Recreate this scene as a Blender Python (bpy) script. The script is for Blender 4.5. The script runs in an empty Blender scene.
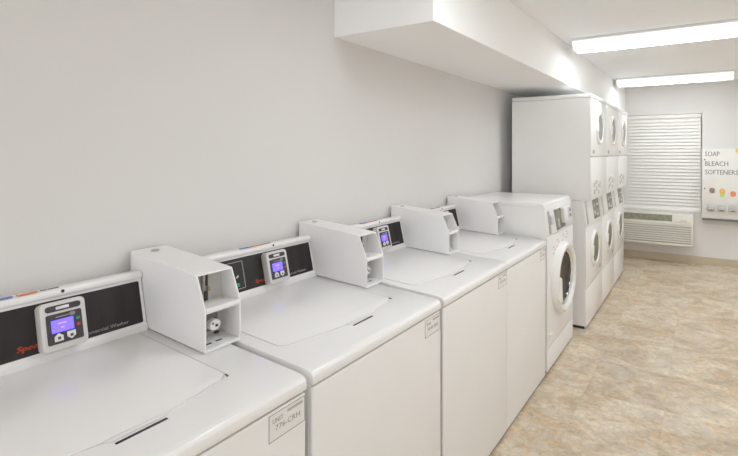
import bpy, bmesh, math, random
from mathutils import Vector, Matrix

random.seed(4)
SC = bpy.context.scene
COL = SC.collection
PI = math.pi

# ------------------------------------------------------------------ materials
def new_mat(name):
    m = bpy.data.materials.new(name)
    m.use_nodes = True
    nt = m.node_tree
    b = nt.nodes.get('Principled BSDF')
    return m, nt, b

def coords(nt, kind='Object', scale=(1, 1, 1)):
    tc = nt.nodes.new('ShaderNodeTexCoord')
    mp = nt.nodes.new('ShaderNodeMapping')
    mp.inputs['Scale'].default_value = scale
    nt.links.new(tc.outputs[kind], mp.inputs['Vector'])
    return mp.outputs['Vector']

def noise(nt, vec, scale, detail=3, rough=0.5):
    n = nt.nodes.new('ShaderNodeTexNoise')
    n.inputs['Scale'].default_value = scale
    n.inputs['Detail'].default_value = detail
    n.inputs['Roughness'].default_value = rough
    nt.links.new(vec, n.inputs['Vector'])
    return n

def simple(name, col, rough=0.4, metal=0.0, var=0.02, nscale=8.0, bump=0.0, bscale=200.0, coat=0.0, stretch=(1, 1, 1)):
    m, nt, b = new_mat(name)
    vec = coords(nt, 'Object', stretch)
    n = noise(nt, vec, nscale)
    r = nt.nodes.new('ShaderNodeValToRGB')
    lo = [max(0, c * (1 - var)) for c in col]
    hi = [min(1, c * (1 + var)) for c in col]
    r.color_ramp.elements[0].position = 0.3
    r.color_ramp.elements[1].position = 0.7
    r.color_ramp.elements[0].color = (*lo, 1)
    r.color_ramp.elements[1].color = (*hi, 1)
    nt.links.new(n.outputs['Fac'], r.inputs['Fac'])
    nt.links.new(r.outputs['Color'], b.inputs['Base Color'])
    b.inputs['Roughness'].default_value = rough
    b.inputs['Metallic'].default_value = metal
    if coat:
        b.inputs['Coat Weight'].default_value = coat
        b.inputs['Coat Roughness'].default_value = 0.15
    if bump:
        n2 = noise(nt, vec, bscale, 2)
        bp = nt.nodes.new('ShaderNodeBump')
        bp.inputs['Strength'].default_value = bump
        bp.inputs['Distance'].default_value = 0.002
        nt.links.new(n2.outputs['Fac'], bp.inputs['Height'])
        nt.links.new(bp.outputs['Normal'], b.inputs['Normal'])
    return m

def emitter(name, col, strength, base=(0.8, 0.8, 0.8)):
    m, nt, b = new_mat(name)
    b.inputs['Base Color'].default_value = (*base, 1)
    b.inputs['Roughness'].default_value = 0.4
    b.inputs['Emission Color'].default_value = (*col, 1)
    b.inputs['Emission Strength'].default_value = strength
    return m

M = {}
M['wall'] = simple('painted_wall', (0.72, 0.708, 0.698), 0.75, var=0.012, nscale=1.5, bump=0.12, bscale=140)
M['ceiling'] = simple('ceiling_paint', (0.905, 0.93, 0.96), 0.9, var=0.01, nscale=2, bump=0.2, bscale=120)
M['soffit'] = simple('soffit_paint', (0.90, 0.90, 0.90), 0.8, var=0.01, nscale=2, bump=0.12, bscale=140)
M['enamel'] = simple('white_enamel', (0.84, 0.835, 0.83), 0.28, var=0.008, nscale=3, coat=0.25)
M['enamel_rough'] = simple('white_textured_steel', (0.83, 0.825, 0.82), 0.42, var=0.01, nscale=5, bump=0.06, bscale=500)
M['plastic'] = simple('white_plastic', (0.80, 0.79, 0.78), 0.35, var=0.01)
M['door_ring'] = simple('door_ring_white', (0.82, 0.82, 0.81), 0.25, var=0.01, coat=0.3)
M['black_panel'] = simple('black_panel', (0.016, 0.013, 0.0125), 0.42, var=0.35, nscale=3, stretch=(1, 12, 1))
M['dark'] = simple('dark_shade_and_slots', (0.03, 0.028, 0.027), 0.6)  # slots and screw, also the shade of toe gaps and finger grip
M['gap'] = simple('gap_shade_and_latch', (0.10, 0.092, 0.088), 0.7)  # dark tone for the lid corner's shade and the latch
M['module'] = simple('light_grey_plastic', (0.66, 0.645, 0.63), 0.38)
M['module_face'] = simple('dark_face_plate', (0.055, 0.05, 0.06), 0.4)
M['screen'] = emitter('blue_lit_display', (0.10, 0.065, 0.78), 0.55, (0.05, 0.05, 0.2))
M['screen_text'] = emitter('display_characters', (0.25, 0.13, 0.7), 0.55, (0.2, 0.1, 0.3))
M['btn'] = simple('white_button', (0.82, 0.81, 0.8), 0.4)
M['btn_mark'] = simple('button_mark', (0.12, 0.1, 0.12), 0.5)
M['green'] = simple('green_marker', (0.03, 0.33, 0.21), 0.4)
M['red'] = simple('red_marker', (0.5, 0.06, 0.05), 0.4)
M['silver'] = simple('silver_badge', (0.75, 0.75, 0.76), 0.3, 0.3)
M['logo_red'] = simple('red_orange_ink', (0.62, 0.085, 0.03), 0.45)
M['ink_white'] = simple('pale_grey_ink', (0.36, 0.35, 0.34), 0.5)
M['ink_line'] = simple('white_ink', (0.6, 0.59, 0.58), 0.5)
M['ink_grey'] = simple('grey_ink', (0.30, 0.285, 0.275), 0.55)
M['ink_light'] = simple('light_grey_ink', (0.46, 0.445, 0.435), 0.55)
M['lid_shade'] = simple('lid_shade_grey', (0.60, 0.585, 0.575), 0.6)
M['recess_shade'] = simple('recess_shade_grey', (0.60, 0.59, 0.58), 0.5)
M['label_grey'] = simple('mid_grey_key', (0.52, 0.515, 0.50), 0.5)
M['ink_dark'] = simple('dark_ink', (0.13, 0.125, 0.12), 0.5)
M['label'] = simple('label_foil', (0.81, 0.805, 0.80), 0.4)
M['blue_sticker'] = simple('blue_sticker', (0.16, 0.22, 0.55), 0.45)
M['orange_sticker'] = simple('orange_sticker', (0.72, 0.26, 0.10), 0.45, var=0.3, nscale=20)
M['steel'] = simple('brushed_steel', (0.52, 0.51, 0.50), 0.35, 0.85, var=0.08, nscale=30, stretch=(1, 1, 8))
M['dull_steel'] = simple('dull_grey_steel', (0.19, 0.19, 0.185), 0.5, 0.1)
M['chrome'] = simple('chrome', (0.75, 0.75, 0.75), 0.12, 1.0)
M['brass'] = simple('brass', (0.45, 0.36, 0.2), 0.4, 0.7)
M['drum'] = simple('steel_drum', (0.22, 0.21, 0.2), 0.35, 0.7, var=0.2, nscale=40)
M['display_glass'] = simple('olive_grey_display', (0.20, 0.205, 0.165), 0.25, var=0.35, nscale=14)
M['reader'] = simple('pale_lilac_reader', (0.62, 0.60, 0.66), 0.35)
M['vinyl_base'] = simple('tan_vinyl_base', (0.50, 0.42, 0.31), 0.55, var=0.06)
M['ac_white'] = simple('warm_white_plastic', (0.72, 0.695, 0.63), 0.45)
M['ac_gap'] = simple('louver_shadow_grey', (0.22, 0.195, 0.16), 0.7)
M['ac_grille'] = simple('olive_grille', (0.27, 0.275, 0.19), 0.55, var=0.2, nscale=30)
M['slat'] = simple('blind_slat_white', (0.83, 0.82, 0.79), 0.5, var=0.015)
M['frame'] = simple('window_frame_white', (0.75, 0.74, 0.72), 0.45)
M['dispenser'] = simple('dispenser_white', (0.82, 0.81, 0.78), 0.4)
M['yellow'] = simple('yellow_sticker', (0.85, 0.68, 0.12), 0.5)
M['p_brown'] = simple('grey_brown_picture', (0.32, 0.24, 0.2), 0.5, var=0.5, nscale=60)
M['p_orange'] = simple('orange_picture', (0.85, 0.30, 0.13), 0.5, var=0.3, nscale=60)
M['p_gold'] = simple('gold_picture', (0.85, 0.50, 0.14), 0.5, var=0.2, nscale=60)
M['p_lime'] = simple('lime_picture', (0.62, 0.75, 0.2), 0.5, var=0.2, nscale=60)
M['lamp_metal'] = simple('lamp_white_metal', (0.72, 0.71, 0.69), 0.45)
LAMP = 4.2
m, nt, b = new_mat('lamp_diffuser')
b.inputs['Base Color'].default_value = (0.9, 0.9, 0.88, 1)
b.inputs['Emission Color'].default_value = (0.895, 0.95, 1.0, 1)
tc = nt.nodes.new('ShaderNodeTexCoord'); sp = nt.nodes.new('ShaderNodeSeparateXYZ')
nt.links.new(tc.outputs['Object'], sp.inputs[0])
ab = nt.nodes.new('ShaderNodeMath'); ab.operation = 'ABSOLUTE'; nt.links.new(sp.outputs['Y'], ab.inputs[0])
tr = nt.nodes.new('ShaderNodeValToRGB'); nt.links.new(ab.outputs[0], tr.inputs['Fac'])      # two tubes glow through the lens
el = tr.color_ramp.elements
el[0].position = 0.012; el[0].color = (0.02, 0.02, 0.02, 1)
el[1].position = 0.118; el[1].color = (0.03, 0.03, 0.03, 1)
for p_, v_ in ((0.035, 1.0), (0.09, 1.0)):
    x_ = el.new(p_); x_.color = (v_, v_, v_, 1)
ax = nt.nodes.new('ShaderNodeMath'); ax.operation = 'ABSOLUTE'; nt.links.new(sp.outputs['X'], ax.inputs[0])
mr = nt.nodes.new('ShaderNodeMapRange'); mr.interpolation_type = 'SMOOTHSTEP'      # glow dimmed towards the ends to soften hot spots on the soffit
mr.inputs['From Min'].default_value = 0.28; mr.inputs['From Max'].default_value = 0.605
mr.inputs['To Min'].default_value = LAMP; mr.inputs['To Max'].default_value = LAMP * 0.09
nt.links.new(ax.outputs[0], mr.inputs['Value'])
mu = nt.nodes.new('ShaderNodeMath'); mu.operation = 'MULTIPLY'; nt.links.new(mr.outputs['Result'], mu.inputs[1])
nt.links.new(tr.outputs['Color'], mu.inputs[0]); nt.links.new(mu.outputs[0], b.inputs['Emission Strength'])
M['diffuser'] = m
m, nt, b = new_mat('lamp_diffuser_side')
b.inputs['Base Color'].default_value = (0.9, 0.9, 0.88, 1)
b.inputs['Emission Color'].default_value = (0.895, 0.95, 1.0, 1)
b.inputs['Emission Strength'].default_value = 0.12
M['diffuser_side'] = m

def glass_mat(name, tint, rough=0.03):
    m, nt, b = new_mat(name)
    n = noise(nt, coords(nt), 3)
    r = nt.nodes.new('ShaderNodeValToRGB')
    r.color_ramp.elements[0].color = (*[c * 0.97 for c in tint], 1)
    r.color_ramp.elements[1].color = (*tint, 1)
    nt.links.new(n.outputs['Fac'], r.inputs['Fac'])
    nt.links.new(r.outputs['Color'], b.inputs['Base Color'])
    b.inputs['Transmission Weight'].default_value = 1.0
    b.inputs['Roughness'].default_value = rough
    b.inputs['IOR'].default_value = 1.15
    return m
M['door_glass'] = glass_mat('smoked_door_glass', (0.42, 0.41, 0.39))
M['grey_glass'] = simple('frosted_grey_door_glass', (0.28, 0.28, 0.275), 0.45, var=0.25, nscale=6)
M['olive_glass'] = simple('olive_grey_door_glass', (0.17, 0.165, 0.12), 0.35, var=0.4, nscale=8)
M['pane'] = glass_mat('window_pane_glass', (0.95, 0.97, 0.97))

# floor: printed slate vinyl tiles
def floor_mat():
    m, nt, b = new_mat('slate_pattern_vinyl_tile')
    L = nt.links
    tc = nt.nodes.new('ShaderNodeTexCoord')
    T = 0.4572
    sn = nt.nodes.new('ShaderNodeVectorMath'); sn.operation = 'DIVIDE'; sn.inputs[1].default_value = (T, T, 1)
    L.new(tc.outputs['Object'], sn.inputs[0])
    fl = nt.nodes.new('ShaderNodeVectorMath'); fl.operation = 'FLOOR'
    L.new(sn.outputs[0], fl.inputs[0])
    wn = nt.nodes.new('ShaderNodeTexWhiteNoise'); wn.noise_dimensions = '3D'
    L.new(fl.outputs[0], wn.inputs['Vector'])
    sc = nt.nodes.new('ShaderNodeVectorMath'); sc.operation = 'SCALE'; sc.inputs['Scale'].default_value = 7.0
    L.new(wn.outputs['Color'], sc.inputs[0])
    ad = nt.nodes.new('ShaderNodeVectorMath'); ad.operation = 'ADD'
    L.new(tc.outputs['Object'], ad.inputs[0]); L.new(sc.outputs[0], ad.inputs[1])
    mp = nt.nodes.new('ShaderNodeMapping'); mp.inputs['Scale'].default_value = (1.0, 1.3, 1)
    mp.inputs['Rotation'].default_value = (0, 0, 0.35)
    L.new(ad.outputs[0], mp.inputs['Vector'])
    v = mp.outputs['Vector']
    n1 = noise(nt, v, 3.2, 9, 0.68); n1.inputs['Distortion'].default_value = 0.7
    n2 = noise(nt, v, 6.5, 7, 0.68); n2.inputs['Distortion'].default_value = 1.2
    n3 = noise(nt, v, 28.0, 4, 0.65); n3.inputs['Distortion'].default_value = 0.6
    r1 = nt.nodes.new('ShaderNodeValToRGB')
    e = r1.color_ramp.elements
    e[0].position = 0.30; e[0].color = (0.42, 0.315, 0.205, 1)
    e[1].position = 0.72; e[1].color = (0.76, 0.67, 0.53, 1)
    x = e.new(0.44); x.color = (0.54, 0.44, 0.315, 1)
    x = e.new(0.55); x.color = (0.66, 0.57, 0.44, 1)
    L.new(n1.outputs['Fac'], r1.inputs['Fac'])
    r2 = nt.nodes.new('ShaderNodeValToRGB')
    r2.color_ramp.elements[0].position = 0.52; r2.color_ramp.elements[0].color = (0, 0, 0, 1)
    r2.color_ramp.elements[1].position = 0.64; r2.color_ramp.elements[1].color = (0.7, 0.7, 0.7, 1)
    L.new(n2.outputs['Fac'], r2.inputs['Fac'])
    mx = nt.nodes.new('ShaderNodeMixRGB'); mx.inputs['Color2'].default_value = (0.64, 0.43, 0.24, 1)
    L.new(r2.outputs['Color'], mx.inputs['Fac']); L.new(r1.outputs['Color'], mx.inputs['Color1'])
    r3 = nt.nodes.new('ShaderNodeValToRGB')
    r3.color_ramp.elements[0].position = 0.33; r3.color_ramp.elements[0].color = (0.74, 0.735, 0.73, 1)
    r3.color_ramp.elements[1].position = 0.6; r3.color_ramp.elements[1].color = (1.04, 1.04, 1.04, 1)
    L.new(n3.outputs['Fac'], r3.inputs['Fac'])
    ml = nt.nodes.new('ShaderNodeMixRGB'); ml.blend_type = 'MULTIPLY'; ml.inputs['Fac'].default_value = 0.9
    L.new(mx.outputs['Color'], ml.inputs['Color1']); L.new(r3.outputs['Color'], ml.inputs['Color2'])
    # cool grey veins
    n4 = noise(nt, v, 3.6, 7, 0.65); n4.inputs['Distortion'].default_value = 2.0
    r4 = nt.nodes.new('ShaderNodeValToRGB')
    r4.color_ramp.elements[0].position = 0.50; r4.color_ramp.elements[0].color = (0, 0, 0, 1)
    r4.color_ramp.elements[1].position = 0.68; r4.color_ramp.elements[1].color = (0.6, 0.6, 0.6, 1)
    L.new(n4.outputs['Fac'], r4.inputs['Fac'])
    m4 = nt.nodes.new('ShaderNodeMixRGB'); m4.inputs['Color2'].default_value = (0.54, 0.50, 0.455, 1)
    L.new(r4.outputs['Color'], m4.inputs['Fac']); L.new(ml.outputs['Color'], m4.inputs['Color1'])
    # thin tile seams
    fr = nt.nodes.new('ShaderNodeVectorMath'); fr.operation = 'FRACTION'
    L.new(sn.outputs[0], fr.inputs[0])
    sx = nt.nodes.new('ShaderNodeSeparateXYZ'); L.new(fr.outputs[0], sx.inputs[0])
    mn = nt.nodes.new('ShaderNodeMath'); mn.operation = 'MINIMUM'
    L.new(sx.outputs['X'], mn.inputs[0]); L.new(sx.outputs['Y'], mn.inputs[1])
    lt = nt.nodes.new('ShaderNodeMath'); lt.operation = 'LESS_THAN'; lt.inputs[1].default_value = 0.006
    L.new(mn.outputs[0], lt.inputs[0])
    sm = nt.nodes.new('ShaderNodeMath'); sm.operation = 'MULTIPLY'; sm.inputs[1].default_value = 0.12
    L.new(lt.outputs[0], sm.inputs[0])
    m5 = nt.nodes.new('ShaderNodeMixRGB'); m5.inputs['Color2'].default_value = (0.33, 0.27, 0.2, 1)
    L.new(sm.outputs[0], m5.inputs['Fac']); L.new(m4.outputs['Color'], m5.inputs['Color1'])
    L.new(m5.outputs['Color'], b.inputs['Base Color'])
    b.inputs['Roughness'].default_value = 0.42
    bp = nt.nodes.new('ShaderNodeBump'); bp.inputs['Strength'].default_value = 0.15; bp.inputs['Distance'].default_value = 0.003
    L.new(n3.outputs['Fac'], bp.inputs['Height']); L.new(bp.outputs['Normal'], b.inputs['Normal'])
    return m
M['floor'] = floor_mat()

# ------------------------------------------------------------------ mesh helpers
def NB():
    return bmesh.new()

def merge(bm, tb):
    me = bpy.data.meshes.new('tmp')
    tb.to_mesh(me); tb.free()
    bm.from_mesh(me)
    bpy.data.meshes.remove(me)

def bevel_all(tb, bev, seg, edges=None):
    if bev > 0:
        bmesh.ops.bevel(tb, geom=list(edges if edges is not None else tb.edges), offset=bev, segments=seg,
                        profile=0.5, affect='EDGES', clamp_overlap=True)

def box(bm, x0, x1, y0, y1, z0, z1, bev=0.0, seg=2):
    tb = bmesh.new()
    vs = [tb.verts.new((x, y, z)) for x in (x0, x1) for y in (y0, y1) for z in (z0, z1)]
    for f in ((0, 1, 3, 2), (4, 6, 7, 5), (0, 4, 5, 1), (2, 3, 7, 6), (0, 2, 6, 4), (1, 5, 7, 3)):
        tb.faces.new([vs[i] for i in f])
    bmesh.ops.recalc_face_normals(tb, faces=tb.faces)
    bevel_all(tb, bev, seg)
    merge(bm, tb)

def prism(bm, prof, lo, hi, plane='xz', bev=0.0, seg=2):
    """extrude a closed profile: plane 'xz' runs along y, 'yz' along x, 'xy' along z"""
    def P(a, b, t):
        return (a, t, b) if plane == 'xz' else ((t, a, b) if plane == 'yz' else (a, b, t))
    tb = bmesh.new()
    A = [tb.verts.new(P(a, b, lo)) for a, b in prof]
    B = [tb.verts.new(P(a, b, hi)) for a, b in prof]
    n = len(prof)
    tb.faces.new(A); tb.faces.new(B[::-1])
    for i in range(n):
        tb.faces.new((A[i], B[i], B[(i + 1) % n], A[(i + 1) % n]))
    bmesh.ops.recalc_face_normals(tb, faces=tb.faces)
    bevel_all(tb, bev, seg)
    merge(bm, tb)

def frame_mat(origin, right, up):
    r = Vector(right).normalized(); u = Vector(up).normalized(); n = r.cross(u)
    m = Matrix((r, u, n)).transposed().to_4x4()
    m.translation = Vector(origin)
    return m

def fbox(bm, F, a0, a1, b0, b1, c0, c1, bev=0.0, seg=2):
    """box in the frame F (right, up, out)"""
    tb = bmesh.new()
    box(tb, a0, a1, b0, b1, c0, c1, bev, seg)
    bmesh.ops.transform(tb, matrix=F, verts=tb.verts)
    merge(bm, tb)

def fprism(bm, F, prof, c0, c1, bev=0.0, seg=2):
    tb = bmesh.new()
    prism(tb, prof, c0, c1, 'xy', bev, seg)
    bmesh.ops.transform(tb, matrix=F, verts=tb.verts)
    merge(bm, tb)

def lathe(bm, prof, F, n=48, sx=1.0, sy=1.0):
    """prof = [(r, h)] swept round the frame's out axis (closed loop of points)"""
    tb = bmesh.new()
    rings = []
    for r, h in prof:
        if r < 1e-6:
            rings.append([tb.verts.new((0, 0, h))])
        else:
            rings.append([tb.verts.new((r * sx * math.cos(2 * PI * k / n), r * sy * math.sin(2 * PI * k / n), h)) for k in range(n)])
    for a, b_ in zip(rings[:-1], rings[1:]):
        for k in range(n):
            k2 = (k + 1) % n
            if len(a) == 1 and len(b_) > 1:
                tb.faces.new((a[0], b_[k], b_[k2]))
            elif len(b_) == 1 and len(a) > 1:
                tb.faces.new((a[k], b_[0], a[k2]))
            elif len(a) > 1:
                tb.faces.new((a[k], b_[k], b_[k2], a[k2]))
    bmesh.ops.recalc_face_normals(tb, faces=tb.faces)
    bmesh.ops.transform(tb, matrix=F, verts=tb.verts)
    merge(bm, tb)

def disc(bm, F, r, h0, h1, n=32, bev=0.0):
    if bev:
        lathe(bm, [(0, h0), (r, h0), (r, h1 - bev), (r - bev, h1), (0, h1)], F, n)
    else:
        lathe(bm, [(0, h0), (r, h0), (r, h1), (0, h1)], F, n)

def rrect(a0, a1, b0, b1, r, n=5):
    pts = []
    for cx, cy, s in ((a1 - r, b1 - r, 0), (a0 + r, b1 - r, 1), (a0 + r, b0 + r, 2), (a1 - r, b0 + r, 3)):
        for k in range(n + 1):
            t = (s + k / n) * PI / 2
            pts.append((cx + r * math.cos(t), cy + r * math.sin(t)))
    return pts

def text(bm, s, F, size, width=None, ext=0.0004, shear=0.0, bold=0.0, align='LEFT'):
    cu = bpy.data.curves.new('txt', 'FONT')
    cu.body = s; cu.size = size; cu.extrude = ext; cu.shear = shear; cu.offset = bold
    cu.align_x = align
    cu.resolution_u = 2
    ob = bpy.data.objects.new('txt', cu)
    COL.objects.link(ob)
    dg = bpy.context.evaluated_depsgraph_get()
    me = bpy.data.meshes.new_from_object(ob.evaluated_get(dg))
    tb = bmesh.new(); tb.from_mesh(me)
    if width:
        xs = [v.co.x for v in tb.verts]
        k = width / (max(xs) - min(xs)); x0 = min(xs)
        for v in tb.verts:
            v.co.x = (v.co.x - x0) * k
    for v in tb.verts:
        v.co.z += ext
    bmesh.ops.transform(tb, matrix=F, verts=tb.verts)
    merge(bm, tb)
    bpy.data.objects.remove(ob); bpy.data.curves.remove(cu); bpy.data.meshes.remove(me)

def obj(name, bm, mat, parent=None, off=(0, 0, 0), smooth=35):
    if off != (0, 0, 0):
        bmesh.ops.translate(bm, vec=-Vector(off), verts=bm.verts)
    ang = math.radians(smooth)
    for e in bm.edges:
        if len(e.link_faces) == 2 and e.calc_face_angle(0) > ang:
            e.smooth = False
    for f in bm.faces:
        f.smooth = True
    me = bpy.data.meshes.new(name)
    bm.to_mesh(me); bm.free()
    me.materials.append(mat)
    o = bpy.data.objects.new(name, me)
    COL.objects.link(o)
    if parent is not None:
        o.parent = parent
    return o

def thing(name, label, cat, loc, group=None):
    o = bpy.data.objects.new(name, None)
    o.empty_display_size = 0.1
    COL.objects.link(o)
    o.location = loc
    o['label'] = label; o['category'] = cat
    if group:
        o['group'] = group
    return o

def struct(name, bm, mat, parent=None):
    o = obj(name, bm, mat, parent)
    if parent is None:
        o['kind'] = 'structure'
    return o

def dup(root, loc, label):
    r = root.copy(); COL.objects.link(r)
    r.location = loc; r['label'] = label
    for ch in list(root.children):
        c = ch.copy(); COL.objects.link(c); c.parent = r
        for g in list(ch.children):
            d = g.copy(); COL.objects.link(d); d.parent = c
    return r

# ------------------------------------------------------------------ the room
XW, XR, YB, D, ZC = -0.09, 5.6, -2.2, 6.583, 2.43
WX0, WX1, WZ0, WZ1 = 0.36, 1.575, 0.69, 2.025      # window opening

bm = NB(); box(bm, XW - 0.12, XR + 0.12, YB, D + 0.14, -0.1, 0.0); struct('floor', bm, M['floor'])
bm = NB(); box(bm, XW - 0.12, XR + 0.12, YB, D + 0.14, ZC, ZC + 0.1); struct('ceiling', bm, M['ceiling'])
bm = NB(); box(bm, XW - 0.12, XW, YB, D + 0.14, 0, ZC); struct('wall_left', bm, M['wall'])
bm = NB(); box(bm, XR, XR + 0.12, YB, D + 0.14, 0, ZC); struct('wall_right', bm, M['wall'])
bm = NB()
box(bm, XW, WX0, D, D + 0.14, 0, ZC)
box(bm, WX1, XR, D, D + 0.14, 0, ZC)
box(bm, WX0, WX1, D, D + 0.14, 0, WZ0)
box(bm, WX0, WX1, D, D + 0.14, WZ1, ZC)
struct('wall_far', bm, M['wall'])
# boxed-in soffit along the left wall
bm = NB(); prism(bm, [(XW, 1.622), (0.512, 1.622), (0.588, D), (XW, D)], 2.083, ZC, 'xy', 0.003, 1); o = struct('trim_1', bm, M['soffit'])
o['label'] = 'boxed soffit along the left wall above the machines'
# vinyl base along the far wall
bm = NB()
prism(bm, [(D - 0.012, 0), (D, 0), (D, 0.1), (D - 0.004, 0.1), (D - 0.006, 0.095), (D - 0.006, 0.02)], XW, XR, 'yz')
struct('baseboard_far', bm, M['vinyl_base'])
# window in its reveal
win = bpy.data.objects.new('window_1', None); COL.objects.link(win)
win.location = ((WX0 + WX1) / 2, D + 0.1, WZ0); win['kind'] = 'structure'
wo = tuple(win.location)
bm = NB()
for a in ((WX0, WX0 + 0.045, WZ0, WZ1), (WX1 - 0.045, WX1, WZ0, WZ1), (WX0 + 0.045, WX1 - 0.045, WZ0, WZ0 + 0.045),
          (WX0 + 0.045, WX1 - 0.045, WZ1 - 0.045, WZ1), ((WX0 + WX1) / 2 - 0.02, (WX0 + WX1) / 2 + 0.02, WZ0 + 0.045, WZ1 - 0.045)):
    box(bm, a[0], a[1], D + 0.085, D + 0.125, a[2], a[3], 0.003, 1)
obj('window_frame', bm, M['frame'], win, wo)
bm = NB(); box(bm, WX0 + 0.03, WX1 - 0.03, D + 0.103, D + 0.108, WZ0 + 0.03, WZ1 - 0.03)
obj('window_pane', bm, M['pane'], win, wo)

# ------------------------------------------------------------------ window blind
bo = ((WX0 + WX1) / 2, D + 0.035, WZ0 + 0.006)
bl = thing('window_blind', 'white horizontal slat blind lowered and closed in the window on the far wall', 'window blind', bo)
bx0, bx1 = WX0 + 0.006, WX1 - 0.012
bm = NB(); box(bm, bx0, bx1, D + 0.004, D + 0.052, WZ1 - 0.052, WZ1 - 0.004, 0.004); obj('headrail', bm, M['slat'], bl, bo)
bm = NB()
z = WZ1 - 0.082
while z > WZ0 + 0.05:
    prism(bm, [(D + 0.0405, z + 0.0270), (D + 0.038, z + 0.028), (D + 0.028, z + 0.006), (D + 0.0185, z - 0.0235), (D + 0.021, z - 0.0245), (D + 0.0305, z + 0.003)],
          bx0 + 0.002, bx1 - 0.004, 'yz')
    z -= 0.046
o = obj('slats', bm, M['slat'], bl, bo)
bm = NB(); box(bm, bx0, bx1 - 0.002, D + 0.002, D + 0.038, WZ0 + 0.001, WZ0 + 0.036, 0.004); obj('bottom_rail', bm, M['slat'], bl, bo)
for cx in (WX0 + 0.2, WX1 - 0.2):
    bm = NB(); box(bm, cx - 0.0012, cx + 0.0012, D + 0.0185, D + 0.0205, WZ0 + 0.03, WZ1 - 0.05); obj('ladder_cord', bm, M['slat'], bl, bo)

# ------------------------------------------------------------------ air conditioner under the window
ax0, ax1, az0, az1, af = 0.415, 1.472, 0.248, 0.672, D - 0.22
ao = ((ax0 + ax1) / 2, D - 0.11, az0)
ac = thing('air_conditioner', 'off-white through-wall air conditioner with louvred front mounted below the window', 'air conditioner', ao)
bm = NB()
prism(bm, [(D - 0.001, az0), (af + 0.03, az0), (af + 0.022, az0 + 0.02), (af + 0.022, 0.552), (af + 0.06, az1 - 0.012), (af + 0.075, az1), (D - 0.001, az1)],
      ax0, ax1, 'yz', 0.006)
obj('cabinet', bm, M['ac_white'], ac, ao)
bm = NB()   # louvred front panel: border plus blades over a dark back
box(bm, ax0 + 0.004, ax1 - 0.004, af, af + 0.024, az0 + 0.008, az0 + 0.04, 0.004)
box(bm, ax0 + 0.004, ax1 - 0.004, af, af + 0.024, 0.53, 0.558, 0.004)
box(bm, ax0 + 0.004, ax0 + 0.03, af, af + 0.024, az0 + 0.03, 0.54, 0.003)
box(bm, ax1 - 0.03, ax1 - 0.004, af, af + 0.024, az0 + 0.03, 0.54, 0.003)
for k in range(8):
    zz = az0 + 0.057 + k * 0.0305
    prism(bm, [(af + 0.001, zz - 0.006), (af + 0.003, zz + 0.012), (af + 0.016, zz + 0.017), (af + 0.018, zz + 0.012), (af + 0.007, zz - 0.008)], ax0 + 0.025, ax1 - 0.025, 'yz')
fp = obj('front_grille', bm, M['ac_white'], ac, ao)
bm = NB(); box(bm, ax0 + 0.02, ax1 - 0.02, af + 0.0195, af + 0.0235, az0 + 0.03, 0.54); obj('grille_back', bm, M['ac_gap'], fp, ao)
F = frame_mat((ax0, af + 0.022, 0.552), (1, 0, 0), (0, 0.038, 0.118))
bm = NB(); fbox(bm, F, 0.03, 0.795, 0.022, 0.106, -0.001, 0.002, 0.0008, 1)
dg_ = obj('discharge_grille', bm, M['ac_grille'], ac, ao)
bm = NB()
for k in range(5):
    x = 0.03 + 0.765 * k / 4
    fbox(bm, F, x - 0.006, x + 0.006, 0.018, 0.11, 0.001, 0.007, 0.0015, 1)
for k in range(3):
    fbox(bm, F, 0.03, 0.795, 0.022 + k * 0.041, 0.026 + k * 0.041, 0.001, 0.005, 0.001, 1)
for k in range(40):
    x = 0.04 + 0.75 * k / 39
    fbox(bm, F, x - 0.0016, x + 0.0016, 0.024, 0.106, 0.001, 0.004)
obj('vanes', bm, M['ac_grille'], dg_, ao)
bm = NB(); fbox(bm, F, 0.825, 1.03, 0.014, 0.112, 0.0, 0.007, 0.003); cd = obj('control_door', bm, M['ac_white'], ac, ao)
bm = NB(); fbox(bm, F, 0.90, 0.985, 0.032, 0.042, 0.006, 0.009, 0.001); obj('badge', bm, M['ink_light'], cd, ao)

# ------------------------------------------------------------------ soap dispenser on the far wall
df = D - 0.10
so = (1.98, D - 0.05, 0.625)
sd = thing('soap_dispenser', 'white wall-mounted vending box lettered SOAP BLEACH SOFTENERS beside the window', 'vending machine', so)
sx0, sx1, sz0, sz1 = 1.568, 2.40, 0.632, 1.548
bm = NB(); box(bm, sx0, sx1, df + 0.004, D - 0.0005, sz0, sz1, 0.006); obj('cabinet', bm, M['dispenser'], sd, so)
bm = NB(); box(bm, sx0 + 0.008, sx1 - 0.008, df, df + 0.01, sz0 + 0.012, sz1 - 0.01, 0.003); dr = obj('front_door', bm, M['dispenser'], sd, so)
bm = NB(); box(bm, sx0 + 0.004, sx1, df - 0.012, D - 0.0005, sz0 - 0.022, sz0 - 0.002, 0.004); obj('bottom_shade_strip', bm, M['dull_steel'], sd, so)  # dark strip standing in for the shadow line under the cabinet
for word, zz, wid in (('SOAP', 1.45, 0.165), ('BLEACH', 1.322, 0.262), ('SOFTENERS', 1.211, 0.372)):
    bm = NB()
    for k in (0, 0.003):
        text(bm, word, frame_mat((1.607 + k, df - k * 0.02, zz), (1, 0, 0), (0, 0, 1)), 0.088, wid)
    obj('lettering', bm, M['ink_grey'], dr, so)
for zz in (1.385, 1.03):
    bm = NB(); disc(bm, frame_mat((1.607 - 0.005, df, zz + 0.02 if zz > 1.2 else zz - 0.005), (1, 0, 0), (0, 0, 1)), 0.009, 0, 0.006, 20, 0.002)
    obj('key_lock', bm, M['ink_dark'], dr, so)
bm = NB(); fprism(bm, frame_mat((1.995, df, 1.52), (1, 0, 0), (0, 0, 1)), rrect(-0.045, 0.045, -0.03, 0.03, 0.01), 0, 0.001)
obj('sticker', bm, M['yellow'], dr, so)
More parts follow.
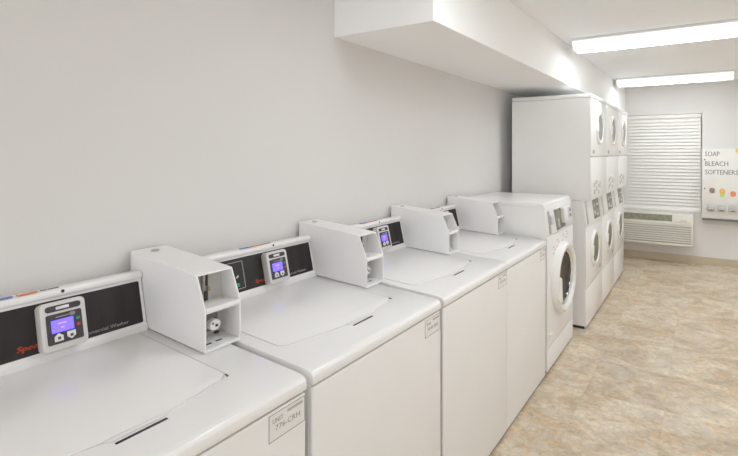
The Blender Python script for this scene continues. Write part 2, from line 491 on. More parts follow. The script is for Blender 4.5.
pics = ((1.69, 1.0, ('p_brown',)), (1.805, 0.995, ('p_gold', 'p_lime')), (1.925, 0.965, ('p_orange',)), (2.05, 0.975, ('p_gold',)))
for px, pz, cols in pics:
    for i, c in enumerate(cols):
        bm = NB()
        F = frame_mat((px, df, pz - i * 0.052), (1, 0, 0), (0, 0, 1))
        if i == 0:
            fprism(bm, F, rrect(-0.032, 0.032, -0.034, 0.034, 0.022), 0, 0.003, 0.001, 1)
        else:
            fprism(bm, F, rrect(-0.026, 0.026, -0.024, 0.024, 0.014), 0, 0.003, 0.001, 1)
        obj('product_picture', bm, M[c], dr, so)
for px in (1.675, 1.797, 1.917, 2.04):
    F = frame_mat((px, df, 0.765), (1, 0, 0), (0, 0, 1))
    bm = NB()
    fbox(bm, F, -0.043, 0.043, -0.03, 0.045, 0, 0.012, 0.004)
    fbox(bm, F, -0.036, 0.036, -0.028, 0.002, 0.01, 0.05, 0.004)
    cs = obj('coin_slide', bm, M['steel'], dr, so)
    bm = NB(); fbox(bm, F, -0.022, 0.022, -0.022, -0.008, 0.049, 0.056, 0.002); obj('slide_tongue', bm, M['dull_steel'], cs, so)

# ------------------------------------------------------------------ ceiling lights
def ceiling_light(y, x0, x1, label):
    yc = y + 0.13
    lo = ((x0 + x1) / 2, yc, ZC)
    t = thing('ceiling_light', label, 'ceiling light', lo, 'fluorescent ceiling lights')
    bm = NB()
    prism(bm, [(yc - 0.125, ZC - 0.0005), (yc - 0.125, ZC - 0.018), (yc - 0.118, ZC - 0.024), (yc + 0.118, ZC - 0.024), (yc + 0.125, ZC - 0.018), (yc + 0.125, ZC - 0.0005)], x0 + 0.004, x1 - 0.004, 'yz')
    obj('housing', bm, M['lamp_metal'], t, lo)
    prof = [(yc - 0.128, ZC - 0.022), (yc - 0.128, ZC - 0.058), (yc - 0.12, ZC - 0.066), (yc - 0.10, ZC - 0.078), (yc - 0.055, ZC - 0.088), (yc, ZC - 0.082),
            (yc + 0.055, ZC - 0.088), (yc + 0.10, ZC - 0.078), (yc + 0.12, ZC - 0.066), (yc + 0.128, ZC - 0.058), (yc + 0.128, ZC - 0.022)]
    bm = NB()
    prism(bm, [(yc - 0.12, ZC - 0.06)] + prof[2:-2] + [(yc + 0.12, ZC - 0.06)], x0 + 0.012, x1 - 0.012, 'yz')
    obj('diffuser', bm, M['diffuser'], t, lo)
    for s in (-1, 1):
        bm = NB()
        prism(bm, [(yc + s * 0.128, ZC - 0.0245), (yc + s * 0.128, ZC - 0.058), (yc + s * 0.1205, ZC - 0.0655), (yc + s * 0.10, ZC - 0.0595), (yc + s * 0.10, ZC - 0.0245)], x0 + 0.012, x1 - 0.012, 'yz')
        obj('side_strip', bm, M['diffuser_side'], t, lo)
    for a, b_ in ((x0, x0 + 0.0118), (x1 - 0.0118, x1)):
        bm = NB(); prism(bm, [(p, q - 0.0015 if q < ZC - 0.03 else q) for p, q in prof], a, b_, 'yz', 0.002, 1)
        obj('end_cap', bm, M['lamp_metal'], t, lo)
    return t
ceiling_light(5.66, 0.61, 1.90, 'lit fluorescent ceiling light nearest the window, the farther of two in view')
ceiling_light(3.51, 0.62, 1.88, 'lit fluorescent ceiling light nearer the camera, cut off by the right edge')
for xx, yy in ((2.5, 4.9), (2.5, 3.3), (4.0, 5.6), (4.0, 4.1), (4.0, 2.5)):  # unseen fixtures added to fill the left wall and machine fronts with light
    ceiling_light(yy, xx, xx + 1.26, 'added fluorescent fill light over the right of the room, out of view')
ceiling_light(1.36, 0.66, 1.92, 'added fluorescent fill light above the nearest washers, out of view')  # unseen fixture added to light the near end of the row

# ------------------------------------------------------------------ top-loading washers
W = 0.645
XF = 0.644
def dz(x):
    return 0.915 + 0.0565 * (XF - x)
SLOPE = Vector((-1, 0, 0.0565)).normalized()
def make_top_loader(label, loc, asset):
    hy = W / 2
    t = thing('top_load_washer', label, 'washing machine', loc, 'top-loading washers in the row')
    off = (0.285, 0, 0)
    def put(name, bm, mat, parent=t, smooth=35):
        return obj(name, bm, mat, parent, off, smooth)
    bm = NB(); box(bm, -0.07, 0.628, -hy + 0.002, hy - 0.002, 0.022, 0.876, 0.004, 1); put('cabinet', bm, M['enamel_rough'])
    bm = NB(); box(bm, 0.6285, XF - 0.001, -hy, hy, 0.013, 0.871, 0.006, 3); fp = put('front_panel', bm, M['enamel_rough'])
    bm = NB(); box(bm, -0.05, XF - 0.018, -hy + 0.012, hy - 0.012, 0.0, 0.026, 0.003, 1); put('base', bm, M['dark'])  # dark block standing in for the shade of the toe gap
    # sloping enamel top with rolled front edge
    bm = NB()
    prof = [(-0.07, 0.878), (-0.07, dz(-0.07)), (0.60, dz(0.60)), (0.626, dz(0.626) - 0.001), (0.638, 0.911), (0.645, 0.902), (0.6465, 0.892), (0.6465, 0.880), (0.643, 0.877)]
    prism(bm, prof, -hy, hy, 'xz', 0.0035, 2)
    put('top_panel', bm, M['enamel'])
    # bowed lid
    pts = []
    y0, y1 = -hy + 0.045, hy - 0.110
    yc = 0.002
    def bow(y):
        return 0.526 - 0.22 * math.sqrt((y - yc) ** 2 + 0.03 ** 2)
    N = 26
    front = []
    for k in range(N + 1):
        y = y0 + (y1 - y0) * k / N
        x = bow(y)
        edge = min(y - y0, y1 - y)
        if edge < 0.014:
            x -= 0.014 - math.sqrt(max(0, 0.014 ** 2 - (0.014 - edge) ** 2))
        front.append((x, y))
    outline = [(0.045, y0)] + front + [(0.045, y1)]
    tb = bmesh.new()
    lo = [tb.verts.new((x, y, dz(x) - 0.004)) for x, y in outline]
    hi = [tb.verts.new((x, y, dz(x) + 0.0026)) for x, y in outline]
    n = len(outline)
    tb.faces.new(lo[::-1]); top = tb.faces.new(hi)
    for i in range(n):
        tb.faces.new((lo[i], lo[(i + 1) % n], hi[(i + 1) % n], hi[i]))
    bmesh.ops.recalc_face_normals(tb, faces=tb.faces)
    bevel_all(tb, 0.0014, 2, [e for e in tb.edges if all(v.co.z > dz(v.co.x) + 0.0015 for v in e.verts)])
    bm = NB(); merge(bm, tb); lid = put('lid', bm, M['enamel'])
    tb = bmesh.new()
    lo = [tb.verts.new((x, y + (0.0052 if y > 0.1 else (-0.003 if y < -0.1 else 0)), dz(x) - 0.001)) for x, y in outline]
    hi = [tb.verts.new((v.co.x, v.co.y, dz(v.co.x) + 0.0008)) for v in lo]
    tb.faces.new(lo[::-1]); tb.faces.new(hi)
    for i in range(n):
        tb.faces.new((lo[i], lo[(i + 1) % n], hi[(i + 1) % n], hi[i]))
    bmesh.ops.recalc_face_normals(tb, faces=tb.faces)
    bm = NB(); merge(bm, tb); put('lid_shade_line', bm, M['lid_shade'], lid)  # thin grey rim drawn as the shade line round the lid
    # finger grip: a lip on the lid's front edge with a black bar as the shade of its opening
    bm = NB()
    tb = bmesh.new()
    gl = [(-0.063, 0.0), (-0.058, 0.006), (-0.05, 0.0085), (0.04, 0.0085), (0.05, 0.007), (0.062, 0.0)]
    loop = [(0.512, y) for y, _ in (gl[0],)] + [(bow(y) + d, y) for y, d in gl] + [(0.512, gl[-1][0])]
    a = [tb.verts.new((x, y, dz(x) + 0.0012)) for x, y in loop]
    c = [tb.verts.new((x, y, dz(x) + 0.0033)) for x, y in loop]
    tb.faces.new(a[::-1]); tb.faces.new(c)
    for i in range(len(loop)):
        tb.faces.new((a[i], a[(i + 1) % len(loop)], c[(i + 1) % len(loop)], c[i]))
    bmesh.ops.recalc_face_normals(tb, faces=tb.faces)
    merge(bm, tb); put('grip_lip', bm, M['enamel'], lid)
    F = frame_mat((0.5325, 0, dz(0.5325)), (0, 1, 0), SLOPE)
    bm = NB(); fbox(bm, F, -0.05, 0.044, -0.003, 0.003, -0.001, 0.0014); put('grip_opening_shade', bm, M['dark'], lid)
    # dark tick standing in for the shade in the lid's corner gap
    Fc = frame_mat((0.476, y1 + 0.0008, dz(0.476)), (0, 1, 0), SLOPE)
    bm = NB(); fprism(bm, Fc, [(-0.004, -0.010), (0.0015, -0.007), (0.002, 0.006), (-0.0005, 0.006), (-0.002, -0.004)], -0.001, 0.0022); put('corner_gap_shade', bm, M['gap'], lid)

    # console
    cy1 = hy - 0.079
    bm = NB()
    prism(bm, [(-0.07, 0.94), (-0.07, 1.103), (-0.064, 1.116), (-0.052, 1.122), (-0.012, 1.127), (-0.002, 1.125), (0.003, 1.118), (0.0025, 1.108), (-0.004, 1.103),
               (0.030, 0.972), (0.036, 0.966), (0.038, 0.95), (0.038, 0.94)], -hy + 0.042, cy1, 'xz', 0.0025, 2)
    con = put('console', bm, M['enamel'])
    p0 = Vector((0.0288, 0, 0.9745)); p1 = Vector((-0.0015, 0, 1.097))
    up = (p1 - p0).normalized(); H = (p1 - p0).length
    F = frame_mat(p0, (0, 1, 0), up)
    bm = NB(); fprism(bm, F, rrect(-hy + 0.054, cy1 - 0.010, 0, H, 0.004), -0.002, 0.0015)
    cp = put('control_panel', bm, M['black_panel'])
    bm = NB()
    for k in (0, 0.0007, 0.0014, 0.002):
        text(bm, 'Speed Queen', frame_mat(p0 + up * (0.016 + k * 0.4) + Vector((0, -0.047 + k, 0)), (0, 1, 0), up), 0.0195, 0.112, shear=0.12)
    bmesh.ops.translate(bm, vec=F.to_3x3() @ Vector((0, 0, 0.0014)), verts=bm.verts)
    put('brand_lettering', bm, M['logo_red'], cp)
    bm = NB(); text(bm, 'Commercial Washer', frame_mat(p0 + up * 0.0095 + Vector((0, 0.074, 0)), (0, 1, 0), up), 0.0135, 0.122)
    bmesh.ops.translate(bm, vec=F.to_3x3() @ Vector((0, 0, 0.0014)), verts=bm.verts)
    put('caption', bm, M['ink_white'], cp)
    bm = NB()   # outlined instruction block at the left end
    ia, ib, ic, id_ = -hy + 0.06, -0.088, 0.012, H - 0.012
    for q in ((ia, ib, ic, ic + 0.0015), (ia, ib, id_ - 0.0015, id_), (ia, ia + 0.0015, ic, id_), (ib - 0.0015, ib, ic, id_)):
        fbox(bm, F, q[0], q[1], q[2], q[3], 0.0014, 0.002)
    put('instruction_border', bm, M['ink_line'], cp)
    bm = NB(); fbox(bm, F, -0.116, -0.11, 0.056, 0.063, 0.0014, 0.002); fbox(bm, F, -0.121, -0.116, 0.053, 0.059, 0.0014, 0.002); put('symbol', bm, M['ink_line'], cp)
    bm = NB(); disc(bm, F @ Matrix.Translation((-0.117, 0.028, 0)), 0.0075, 0.0014, 0.003, 16); put('green_button', bm, M['green'], cp)
    # payment / cycle display module
    mo = 0.0395
    Fm = F @ Matrix.Translation((mo, -0.004, 0)); Fm2 = Fm @ Matrix.Translation((0, 0, 0.0018)) @ Matrix.Diagonal((0.86, 1, 1, 1))
    bm = NB(); fprism(bm, Fm, rrect(-0.047, 0.047, 0, 0.126, 0.013, 6), 0.0012, 0.034, 0.004, 3)
    md = put('display_module', bm, M['module'])
    bm = NB(); fprism(bm, Fm, rrect(-0.037, 0.037, 0.016, 0.094, 0.004), 0.0335, 0.0350); put('face_plate', bm, M['module_face'], md)
    bm = NB(); fprism(bm, Fm, rrect(-0.037, 0.037, 0.1, 0.116, 0.007), 0.0335, 0.0350); put('badge_strip', bm, M['module_face'], md)
    bm = NB(); fbox(bm, Fm2, -0.018, 0.014, 0.104, 0.112, 0.033, 0.0345, 0.001); put('badge', bm, M['silver'], md)
    bm = NB(); fbox(bm, Fm2, -0.032, 0.021, 0.045, 0.078, 0.033, 0.0345); put('screen', bm, M['screen'], md)
    bm = NB()
    for (a0, a1, b0) in ((-0.016, 0.004, 0.066), (-0.01, -0.002, 0.055)):
        fbox(bm, Fm2, a0, a1, b0, b0 + 0.003, 0.0343, 0.035)
    put('screen_characters', bm, M['screen_text'], md)
    bm = NB(); fbox(bm, Fm2, -0.02, 0.012, 0.0835, 0.0865, 0.033, 0.0342); put('printed_line', bm, M['ink_grey'], md)
    bm = NB(); fprism(bm, Fm2, rrect(0.013, 0.027, 0.081, 0.091, 0.0045), 0.033, 0.0342); put('round_mark', bm, M['ink_grey'], md)
    for bx, sgn in ((-0.017, 1), (0.013, -1)):
        pent = [(bx - 0.0105, 0.032 - sgn * 0.0095), (bx + 0.0105, 0.032 - sgn * 0.0095), (bx + 0.0105, 0.032 + sgn * 0.0035), (bx, 0.032 + sgn * 0.0115), (bx - 0.0105, 0.032 + sgn * 0.0035)]
        bm = NB(); fprism(bm, Fm2, pent, 0.033, 0.036, 0.0008, 1); put('button', bm, M['btn'], md)
        bm = NB(); fbox(bm, Fm2, bx - 0.0035, bx + 0.0035, 0.027, 0.034, 0.0358, 0.0366); put('button_mark', bm, M['btn_mark'], md)
    bm = NB(); fbox(bm, Fm2, 0.028, 0.037, 0.067, 0.0735, 0.033, 0.0345); put('green_mark', bm, M['green'], md)
    bm = NB(); fbox(bm, Fm2, 0.028, 0.037, 0.05, 0.057, 0.033, 0.0345); put('red_mark', bm, M['red'], md)
    # stickers and screw on the console hood
    Fh = frame_mat((-0.03, 0, 1.1248), (0, 1, 0), (-1, 0, -0.125))
    for nm, a0, a1, mt in (('blue_sticker', -0.086, -0.046, 'blue_sticker'), ('orange_sticker', -0.036, 0.002, 'orange_sticker')):
        bm = NB(); fbox(bm, Fh, a0, a1, -0.027, -0.010, -0.0004, 0.0024); put(nm, bm, M[mt], con)
    bm = NB()
    for k in range(7):
        fbox(bm, Fh, 0.010 + k * 0.0055, 0.0135 + k * 0.0055, -0.021, -0.013, -0.0004, 0.0022)
    put('printed_sticker', bm, M['ink_grey'], con)
    bm = NB(); lathe(bm, [(0, 0.004), (0.0035, 0.004), (0.0045, 0)], frame_mat((0.0005, 0.051, 1.117), (0, 1, 0), (-0.6, 0, 0.8)), 14); put('screw', bm, M['dark'], con)

    # coin box
    ya, yb = hy - 0.077, hy + 0.031
    s = 0.0045
    zb = lambda x: dz(x) + 0.0015
    side = [(-0.075, zb(-0.075)), (-0.075, 1.181), (0.286, 1.149), (0.3285, 1.056), (0.3285, zb(0.3285))]
    bm = NB()
    prism(bm, side, ya, ya + s, 'xz', 0.0012, 1)
    prism(bm, side, yb - s, yb, 'xz', 0.0012, 1)
    prism(bm, [(-0.075, 1.1765), (-0.075, 1.181), (0.286, 1.149), (0.2875, 1.1445)], ya + s, yb - s, 'xz')          # top
    prism(bm, [(-0.075, zb(-0.075)), (-0.075, zb(-0.075) + 0.006), (0.3285, zb(0.3285) + 0.008), (0.3285, zb(0.3285))], ya + s, yb - s, 'xz')   # bottom
    prism(bm, [(0.238, 1.048), (0.238, 1.054), (0.3285, 1.058), (0.331, 1.050), (0.3285, 1.043), (0.3, 1.044)], ya + s, yb - s, 'xz')    # shelf
    prism(bm, [(-0.07, zb(-0.07) + 0.004), (-0.07, 1.174), (0.24, 1.146), (0.24, zb(0.24) + 0.004)], ya + s, yb - s, 'xz')  # inner back
    cb = put('coin_box', bm, M['enamel_rough'])
    bm = NB(); prism(bm, [(0.2385, zb(0.24) + 0.007), (0.2385, 1.143), (0.2415, 1.143), (0.2415, zb(0.24) + 0.007)], ya + s, yb - s, 'xz'); put('recess_shade_plate', bm, M['recess_shade'], cb)  # shade of the recess put into this plate's grey colour
    bm = NB(); disc(bm, frame_mat((-0.028, (ya + yb) / 2 - 0.005, 1.1768), (0, 1, 0), (-1, 0, 0.09)), 0.011, -0.001, 0.004, 24, 0.001); put('top_lock', bm, M['steel'], cb)
    # coin drop
    ym = ya + 0.047
    bm = NB(); box(bm, 0.2395, 0.256, ym - 0.008, ym + 0.010, 1.058, 1.138, 0.0015, 1); put('coin_drop_plate', bm, M['steel'], cb)
    bm = NB(); box(bm, 0.2555, 0.259, ym - 0.002, ym + 0.003, 1.102, 1.137); box(bm, 0.2555, 0.259, ym - 0.007, ym + 0.003, 1.06, 1.088); put('coin_slot', bm, M['dark'], cb)
    bm = NB(); box(bm, 0.2555, 0.265, ym + 0.001, ym + 0.008, 1.088, 1.1, 0.001, 1); put('coin_return', bm, M['brass'], cb)
    bm = NB(); box(bm, 0.2395, 0.2408, ym + 0.018, ym + 0.030, 1.13, 1.137); put('note_sticker', bm, M['ink_light'], cb)
    # cash drawer lock
    lc = Vector((0.24, ya + 0.048, 1.008))
    bm = NB(); box(bm, 0.2395, 0.272, ya + 0.030, ya + 0.073, 0.968, 1.034, 0.005); put('lock_housing', bm, M['dull_steel'], cb)
    bm = NB(); lathe(bm, [(0, 0), (0.0165, 0), (0.0165, 0.017), (0.0145, 0.0195), (0, 0.0195)], frame_mat((0.2715, ya + 0.053, 0.991), (0, 1, 0), (0, 0, 1)), 28); lk = put('lock_barrel', bm, M['enamel_rough'], cb)
    bm = NB(); box(bm, 0.2905, 0.292, ya + 0.053, ya + 0.0605, 0.985, 0.992); box(bm, 0.2905, 0.292, ya + 0.044, ya + 0.048, 0.994, 0.999); put('key_slot', bm, M['dark'], cb)
    zf = zb(0.297) + 0.0078
    for q, yy in ((0, ya + 0.030), (1, ya + 0.060)):
        bm = NB(); box(bm, 0.292, 0.299, yy - 0.0085, yy + 0.0085, zf - 0.002, zf + 0.0008); put('drain_slot', bm, M['dark'], cb)
    bm = NB(); box(bm, 0.2395, 0.25, yb - 0.030, yb - 0.017, zb(0.245) + 0.007, zb(0.245) + 0.014, 0.002, 1); put('latch', bm, M['gap'], cb)
    # asset label on the front panel
    Fl = frame_mat((XF - 0.001, hy - 0.112, 0.80), (0, 1, 0), (0, 0, 1))
    lw, lh = 0.107, 0.066
    bm = NB(); fbox(bm, Fl, 0, lw, 0, lh, 0, 0.0006); al = put('asset_label', bm, M['label'], t)
    bm = NB()
    for q in ((0, lw, 0, 0.0016), (0, lw, lh - 0.0016, lh), (0, 0.0016, 0, lh), (lw - 0.0016, lw, 0, lh)):
        fbox(bm, Fl, *q, 0.0006, 0.001)
    put('label_border', bm, M['ink_grey'], al)
    bm = NB(); fbox(bm, Fl, 0.053, 0.1, 0.0505, 0.057, 0.0006, 0.001); put('label_bar', bm, M['ink_light'], al)
    bm = NB()
    text(bm, 'UNIT', Fl @ Matrix.Translation((0.011, 0.041, 0.0005)), 0.017, 0.03, 0.0002)
    text(bm, '776-CRH', Fl @ Matrix.Translation((0.019, 0.0215, 0.0005)), 0.0195, 0.072, 0.0002)
    put('label_text', bm, M['ink_grey'], al)
    return t

RX = 0.285
ends = (0.805, 1.471, 2.138, 2.788)
tl = make_top_loader('white top-loading washer nearest the camera, cut off at the lower left corner', (RX, ends[0] - W / 2, 0), None)
# the other machines' labels are too small to read: worn print only
bm = NB()
Fl = frame_mat((XF - 0.001, W / 2 - 0.112, 0.80), (0, 1, 0), (0, 0, 1))
for a0, a1, b0, b1 in ((0.012, 0.02, 0.042, 0.052), (0.024, 0.038, 0.042, 0.052), (0.02, 0.036, 0.022, 0.033), (0.04, 0.054, 0.022, 0.033), (0.06, 0.088, 0.022, 0.033)):
    fbox(bm, Fl, a0, a1, b0, b1, 0.0006, 0.001)
tmp = obj('label_print', bm, M['label_grey'], None, (0.285, 0, 0))
blur_print = tmp.data
bpy.data.objects.remove(tmp)
for r, lb in ((ends[1], 'white top-loading washer second from the camera, its display right of the nearest coin box'),
              (ends[2], 'white top-loading washer third from the camera, its small blue display behind the second coin box'),
              (ends[3], 'white top-loading washer farthest from the camera, beside the front-loading washer')):
    d = dup(tl, (RX, r - W / 2, 0), lb)
    for ch in d.children:
        for g in ch.children:
            if g.name.startswith('label_text'):
                g.data = blur_print

# ------------------------------------------------------------------ front-loading washer at the end of the row
def make_front_loader():
    w = 0.658; hy = w / 2
    loc = (RX, 3.150, 0); off = (RX, 0, 0)
    t = thing('front_load_washer', 'white front-loading washer with round glass door at the end of the row', 'washing machine', loc)
    def put(name, bm, mat, parent=t):
        return obj(name, bm, mat, parent, off)
    XB = -0.055
    bm = NB(); prism(bm, [(XB, 0.022), (0.636, 0.022), (0.636, 0.925), (0.617, 1.128), (XB, 1.128)], -hy + 0.003, hy - 0.003, 'xz', 0.004, 1); put('cabinet', bm, M['enamel_rough'])
    bm = NB(); box(bm, 0.634, 0.646, -hy, hy, 0.17, 0.925, 0.005); fpn = put('front_panel', bm, M['enamel_rough'])
    bm = NB(); box(bm, 0.632, 0.644, -hy, hy, 0.013, 0.165, 0.005); put('kick_panel', bm, M['enamel_rough'])
    bm = NB(); prism(bm, [(XB, 1.128), (XB, 1.146), (XB + 0.01, 1.153), (0.596, 1.153), (0.61, 1.148), (0.62, 1.136), (0.62, 1.128)], -hy, hy, 'xz', 0.004, 2); put('top_panel', bm, M['enamel'])
    bm = NB(); box(bm, XB + 0.02, 0.628, -hy + 0.012, hy - 0.012, 0.0, 0.026, 0.003, 1); put('base', bm, M['dark'])  # dark block drawn as the shade under the machine
    # slanted control panel
    p0 = Vector((0.645, 0, 0.925)); p1 = Vector((0.622, 0, 1.130)); up = (p1 - p0).normalized(); H = (p1 - p0).length
    F = frame_mat(p0, (0, 1, 0), up)
    bm = NB(); fbox(bm, F, -hy, hy, 0.002, H, -0.012, 0.003, 0.005); cp = put('control_panel', bm, M['enamel'])
    Fq = F @ Matrix.Translation((-0.03, 0, 0.0028))
    bm = NB(); fprism(bm, Fq, [(-0.085, 0.012), (0.13, 0.02), (0.13, 0.168), (-0.115, 0.165)], 0, 0.002); put('display_window', bm, M['display_glass'], cp)
    bm = NB()
    for q in ((-0.12, 0.138, 0.165, 0.172), (0.13, 0.138, 0.01, 0.17), (-0.09, 0.138, 0.006, 0.013)):
        fbox(bm, Fq, *q, 0, 0.008, 0.002, 1)
    put('window_frame', bm, M['plastic'], cp)
    bm = NB(); fprism(bm, Fq, rrect(0.045, 0.245, 0.05, 0.165, 0.012), 0.001, 0.03, 0.006, 2); rd = put('card_reader', bm, M['plastic'], cp)
    bm = NB(); fprism(bm, Fq, rrect(0.14, 0.235, 0.07, 0.155, 0.006), 0.029, 0.032); put('reader_face', bm, M['reader'], cp)
    bm = NB(); fbox(bm, Fq, 0.17, 0.215, 0.082, 0.102, 0.031, 0.034); fbox(bm, Fq, 0.17, 0.215, 0.122, 0.14, 0.031, 0.034); put('reader_buttons', bm, M['ink_grey'], cp)
    bm = NB(); fbox(bm, Fq, -0.255, -0.225, 0.015, 0.17, 0, 0.006, 0.001, 1); put('coin_slot_plate', bm, M['steel'], cp)
    bm = NB(); fbox(bm, Fq, -0.225, -0.17, 0.075, 0.135, 0, 0.014, 0.003); put('coin_entry', bm, M['reader'], cp)
    bm = NB(); fbox(bm, Fq, -0.04, 0.0, 0.03, 0.09, 0.0015, 0.003); put('display_text_panel', bm, M['ink_light'], cp)
    # instruction labels under the panel
    for y0, z0 in ((-0.2, 0.83), (-0.11, 0.865), (0.02, 0.885), (0.12, 0.89)):
        bm = NB()
        for k in range(3):
            box(bm, 0.6455, 0.6466, y0 + (k % 2) * 0.035, y0 + 0.025 + (k % 2) * 0.03, z0 - k * 0.022, z0 + 0.009 - k * 0.022)
        put('printed_label', bm, M['ink_light'], fpn)
    # door
    dc = (0.646, 0.005, 0.585)
    Fd = frame_mat(dc, (0, 1, 0), (0, 0, 1))
    bm = NB()
    lathe(bm, [(0.190, -0.002), (0.252, -0.002), (0.254, 0.02), (0.249, 0.038), (0.238, 0.048), (0.222, 0.05), (0.206, 0.044), (0.195, 0.032), (0.190, 0.018), (0.190, -0.002)], Fd, 72)
    dr = put('door', bm, M['door_ring'])
    bm = NB(); lathe(bm, [(0.178, 0.010), (0.1905, 0.010), (0.1905, 0.030), (0.178, 0.022), (0.178, 0.010)], Fd, 72); put('inner_ring', bm, M['chrome'], dr)
    bm = NB(); lathe(bm, [(0, 0.003), (0.09, 0.005), (0.179, 0.012), (0.179, 0.016), (0.09, 0.010), (0, 0.008)], Fd, 72); put('door_glass', bm, M['door_glass'], dr)
    bm = NB(); disc(bm, Fd, 0.188, 0.0, 0.0015, 64); put('drum_opening', bm, M['drum'], dr)
    bm = NB(); fprism(bm, Fd, [(-0.222, -0.11), (-0.175, -0.16), (-0.142, -0.135), (-0.155, -0.06), (-0.165, 0.03), (-0.21, 0.05)], 0.02, 0.054, 0.006, 2); put('door_handle', bm, M['door_ring'], dr)
    bm = NB(); box(bm, 0.6455, 0.66, -0.30, -0.25, 0.25, 0.262, 0.003); put('panel_latch', bm, M['plastic'], fpn)
    return t
make_front_loader()

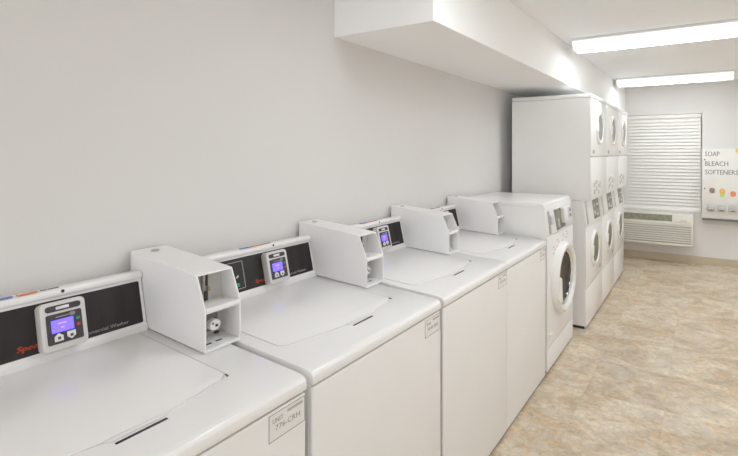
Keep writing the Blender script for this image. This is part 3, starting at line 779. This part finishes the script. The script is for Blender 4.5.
# ------------------------------------------------------------------ stacked washer-dryers
SW = 0.674
def make_stack(label, loc):
    hy = SW / 2
    off = (0.37, 0, 0)
    t = thing('stacked_washer_dryer', label, 'washer dryer', loc, 'stacked washer-dryers by the far wall')
    def put(name, bm, mat, parent=t):
        return obj(name, bm, mat, parent, off)
    XB, XL, XU = 0.025, 0.70, 0.742
    w2 = hy - 0.001
    bm = NB(); box(bm, XB + 0.02, XL - 0.018, -hy + 0.012, hy - 0.012, 0.0, 0.028, 0.003, 1); put('base', bm, M['dark'])  # dark block gives the shade line at floor level
    bm = NB(); prism(bm, [(XB, 0.024), (XL - 0.012, 0.024), (XL - 0.012, 0.862), (0.665, 1.085), (XB, 1.085)], -w2, w2, 'xz', 0.003, 1); put('washer_cabinet', bm, M['enamel_rough'])
    bm = NB(); box(bm, XL - 0.0125, XL + 0.002, -w2, w2, 0.345, 0.862, 0.004); wf = put('washer_front', bm, M['enamel'])
    bm = NB(); box(bm, XL - 0.0125, XL, -w2, w2, 0.014, 0.338, 0.004); put('kick_panel', bm, M['enamel'])
    # control panel leaning back between the two
    p0 = Vector((XL + 0.004, 0, 0.864)); p1 = Vector((0.674, 0, 1.098)); up = (p1 - p0).normalized(); H = (p1 - p0).length
    F = frame_mat(p0, (0, 1, 0), up)
    bm = NB(); fbox(bm, F, -w2, w2, 0.001, H, -0.014, 0.004, 0.004); cp = put('control_panel', bm, M['enamel'])
    Fq = F @ Matrix.Translation((0, 0, 0.0038))
    bm = NB(); fprism(bm, Fq, rrect(-0.03, 0.22, 0.03, 0.205, 0.012), 0, 0.003); put('display_window', bm, M['display_glass'], cp)
    bm = NB()
    for q in ((0.0, 0.06, 0.06, 0.10), (0.09, 0.16, 0.045, 0.075), (0.10, 0.19, 0.14, 0.16), (0.02, 0.05, 0.13, 0.17)):
        fbox(bm, Fq, *q, 0.0028, 0.004)
    put('printed_display', bm, M['ink_light'], cp)
    bm = NB(); fbox(bm, Fq, -0.30, -0.265, 0.02, 0.215, 0, 0.005, 0.002, 1); put('coin_slot_plate', bm, M['steel'], cp)
    # dryer body with overhanging front
    bm = NB(); box(bm, XB, XU - 0.012, -w2, w2, 1.0878, 1.961, 0.003, 1); put('dryer_cabinet', bm, M['enamel_rough'])
    bm = NB(); box(bm, XB, XU + 0.002, -w2, w2, 1.963, 1.998, 0.006); put('top_panel', bm, M['enamel'])
    bm = NB(); box(bm, XU - 0.0125, XU, -w2, w2, 1.468, 1.961, 0.004); uf = put('dryer_front', bm, M['enamel'])
    bm = NB(); box(bm, XU - 0.0125, XU, -w2, w2, 1.1, 1.458, 0.004); lf = put('lower_front', bm, M['enamel'])
    bm = NB(); box(bm, XU - 0.0115, XU + 0.0006, -w2 + 0.03, w2 - 0.06, 1.4575, 1.4685); put('seam_shade_strip', bm, M['label_grey'])  # grey strip laid over the seam as its shade
    # coin entry pads above the control panel
    bm = NB()
    box(bm, XU - 0.001, XU + 0.004, -0.27, 0.03, 1.115, 1.27, 0.002, 1)
    pd = put('payment_plate', bm, M['plastic'], lf)
    for (y0, y1, z0, z1) in ((-0.25, -0.19, 1.20, 1.24), (-0.17, -0.10, 1.225, 1.255), (-0.25, -0.20, 1.14, 1.18), (-0.16, -0.11, 1.16, 1.20), (-0.08, -0.03, 1.19, 1.22), (-0.07, -0.02, 1.13, 1.165), (-0.005, 0.02, 1.17, 1.24)):
        bm = NB(); box(bm, XU + 0.0035, XU + 0.0075, y0, y1, z0, z1, 0.001, 1); put('key_pad', bm, M['label_grey'], lf)
    # doors
    for nm, par, xx, zc, R, g, gm in (('dryer_door', None, XU, 1.722, 0.152, 0.112, 'grey_glass'), ('washer_door', None, XL + 0.002, 0.632, 0.165, 0.120, 'olive_glass')):
        Fd = frame_mat((xx, 0.0, zc), (0, 1, 0), (0, 0, 1))
        bm = NB()
        lathe(bm, [(g, -0.001), (R, -0.001), (R, 0.010), (R - 0.006, 0.016), (R - 0.016, 0.019), (g + 0.012, 0.018), (g + 0.004, 0.014), (g, 0.008), (g, -0.001)], Fd, 56)
        d = put(nm, bm, M['door_ring'])
        bm = NB(); lathe(bm, [(0, 0.006), (g + 0.002, 0.009), (g + 0.002, 0.010), (0, 0.012)], Fd, 56); put('door_glass', bm, M[gm], d)
        bm = NB(); fbox(bm, Fd, -R + 0.008, -g - 0.008, -0.045, 0.045, 0.014, 0.026, 0.005); put('door_handle', bm, M['door_ring'], d)
    bm = NB(); box(bm, XL + 0.0015, XL + 0.006, 0.20, 0.24, 0.40, 0.44, 0.002, 1); put('latch_plate', bm, M['ink_light'], wf)
    bm = NB(); box(bm, XU - 0.001, XU + 0.004, -0.27, -0.2, 1.49, 1.52, 0.002, 1); put('latch_plate', bm, M['ink_light'], uf)
    return t
ys = 3.69
s0 = make_stack('stacked white washer-dryer nearest the camera, its whole side in view', (0.37, ys + SW / 2, 0))
dup(s0, (0.37, ys + SW * 1.5 + 0.002, 0), 'stacked white washer-dryer in the middle of the three towers')
dup(s0, (0.37, ys + SW * 2.5 + 0.004, 0), 'stacked white washer-dryer farthest from the camera, nearest the window')

# ------------------------------------------------------------------ uniform fill light added through the open back behind the camera
w = bpy.data.worlds.new('World'); SC.world = w
w.use_nodes = True
bg = w.node_tree.nodes['Background']
bg.inputs['Color'].default_value = (0.98, 0.99, 1.0, 1)
bg.inputs['Strength'].default_value = 0.3

# ------------------------------------------------------------------ camera
cam = bpy.data.cameras.new('Camera')
co = bpy.data.objects.new('Camera', cam); COL.objects.link(co)
co.location = (1.5606, 0, 1.5003)
co.rotation_euler = (PI / 2, 0, 0.4839)
cam.sensor_fit = 'HORIZONTAL'; cam.sensor_width = 36
cam.lens = 434.05 / 738 * 36
cam.shift_x = (369 - 472.9) / 738
cam.shift_y = (152.31 - 228) / 738
cam.clip_start = 0.02
SC.camera = co

SC.view_settings.view_transform = 'Standard'
SC.view_settings.look = 'None'
SC.view_settings.gamma = 1
SC.view_settings.use_curve_mapping = False
SC.view_settings.exposure = 2.42
SC.cycles.max_bounces = 14
SC.cycles.diffuse_bounces = 10
SC.cycles.caustics_reflective = False
SC.cycles.caustics_refractive = False
SC.cycles.use_denoising = True
